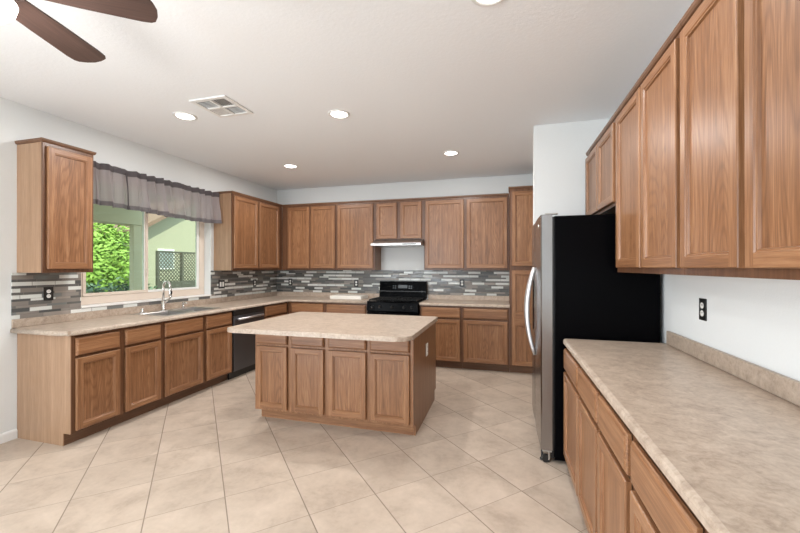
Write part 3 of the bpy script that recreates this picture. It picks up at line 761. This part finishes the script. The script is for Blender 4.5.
def bush(name, label, cat, loc, rx, ry, rz_, n, leaf, sz, seed):
    rr = random.Random(seed)
    t_ = thing(name, label, cat, loc)
    def st(b):
        for k in range(7):
            a = rr.random() * 6.28; r = rr.random() * .6
            tube(b, [(0, 0, 0), (rx * r * .3 * math.cos(a), ry * r * .3 * math.sin(a), rz_ * .6), (rx * r * math.cos(a), ry * r * math.sin(a), rz_ * 1.3)], [.04, .025, .008], 6)
    part('stems', st, 'bark', t_)
    def lf(b):
        for k in range(n):
            d = Vector((rr.gauss(0, 1), rr.gauss(0, 1), rr.gauss(0, 1))).normalized()
            q = (.55 + .45 * rr.random()) * (1 + .28 * noise.noise(d * 2.3 + Vector((seed, 0, 0))))
            p = Vector((d.x * rx * q, d.y * ry * q, max(.02 - rz_, d.z * rz_ * q) + rz_))
            a = Vector((rr.gauss(0, 1), rr.gauss(0, 1), rr.gauss(0, .6))).normalized(); c_ = a.cross(d + Vector((.01, .02, .03))).normalized(); s = sz * (.6 + .8 * rr.random())
            b.faces.new([b.verts.new(p + v) for v in (-a * s, c_ * s * .45, a * s, -c_ * s * .45)])
    bm = bmesh.new(); lf(bm); obj('foliage', bm, leaf, t_, fix=False)
    return t_
bush('garden_shrub', 'bright green leafy shrub seen through the left window pane', 'bush', (-10.4, 7.2, -.12), .95, 1.0, 1.55, 11000, 'leaf', .058, 3)
bush('garden_hedge', 'dull grey-green low hedge below the bright shrub outside', 'hedge', (-8.2, 6.0, -.12), .5, 1.3, .62, 3600, 'leaf_dark', .06, 8)
wl_ = struct('wall_garden', lambda b: box(b, -13.2, -13.0, -2, 10.2, -.12, 1.7), 'block')
hs = thing('neighbor_house', 'pale stucco gabled house beyond the right window pane', 'house', (-12, 9.9, -.12))
part('wall', lambda b: prism(b, [(0, 0), (7, 0), (7, 2.9), (3.5, 4.9), (0, 2.9)], -6, 0, plane='yz'), 'stucco', hs)
def rf(b):
    for s in (1, -1):
        m = [(3.5 - s * 4.0, 2.62), (3.5, 4.92), (3.5, 5.06), (3.5 - s * 4.0, 2.76)]; prism(b, m, -6.3, .35, plane='yz')
part('roof', rf, 'roof_tile', hs)
wf = part('window', lambda b: box(b, .001, .05, .62, 1.30, 1.45, 2.20, .01), 'trim', hs)
part('pane', lambda b: box(b, .0505, .055, .68, 1.24, 1.51, 2.14), 'far_pane', wf)
ls = thing('lattice_screen', 'wooden lattice screen standing outside in front of the far house', 'lattice', (-9.4, 8.25, -.12))
def lat(b):
    w_, z0, z1 = 1.65, 1.12, 1.95
    for k in range(-10, 20):
        for s in (1, -1):
            # diagonal slats clipped to the panel
            pts = []
            y = k * .11 if s > 0 else k * .11
            a0, a1 = (y, z0), (y + s * (z1 - z0), z1)
            ya, yb = a0[0], a1[0]
            def clip(y_): return min(max(y_, 0), w_)
            ca, cb_ = clip(ya), clip(yb)
            if abs(cb_ - ca) < .04: continue
            za = z0 + (ca - ya) * s; zb = z0 + (cb_ - ya) * s
            xo = .008 * s
            tube(b, [(xo, ca, za), (xo, cb_, zb)], .014, 4)
part('lattice', lat, 'slat', ls)
part('lower_board', lambda b: box(b, -.03, .03, 0, 1.65, .08, 1.12, .005), 'slat', ls)
part('frame', lambda b: [box(b, -.04, .04, y - .03, y + .03, 0, 2.0, .005) for y in (0, .82, 1.65)] + [box(b, -.03, .03, .03, 1.62, 1.95, 2.0, .005)], 'slat', ls)
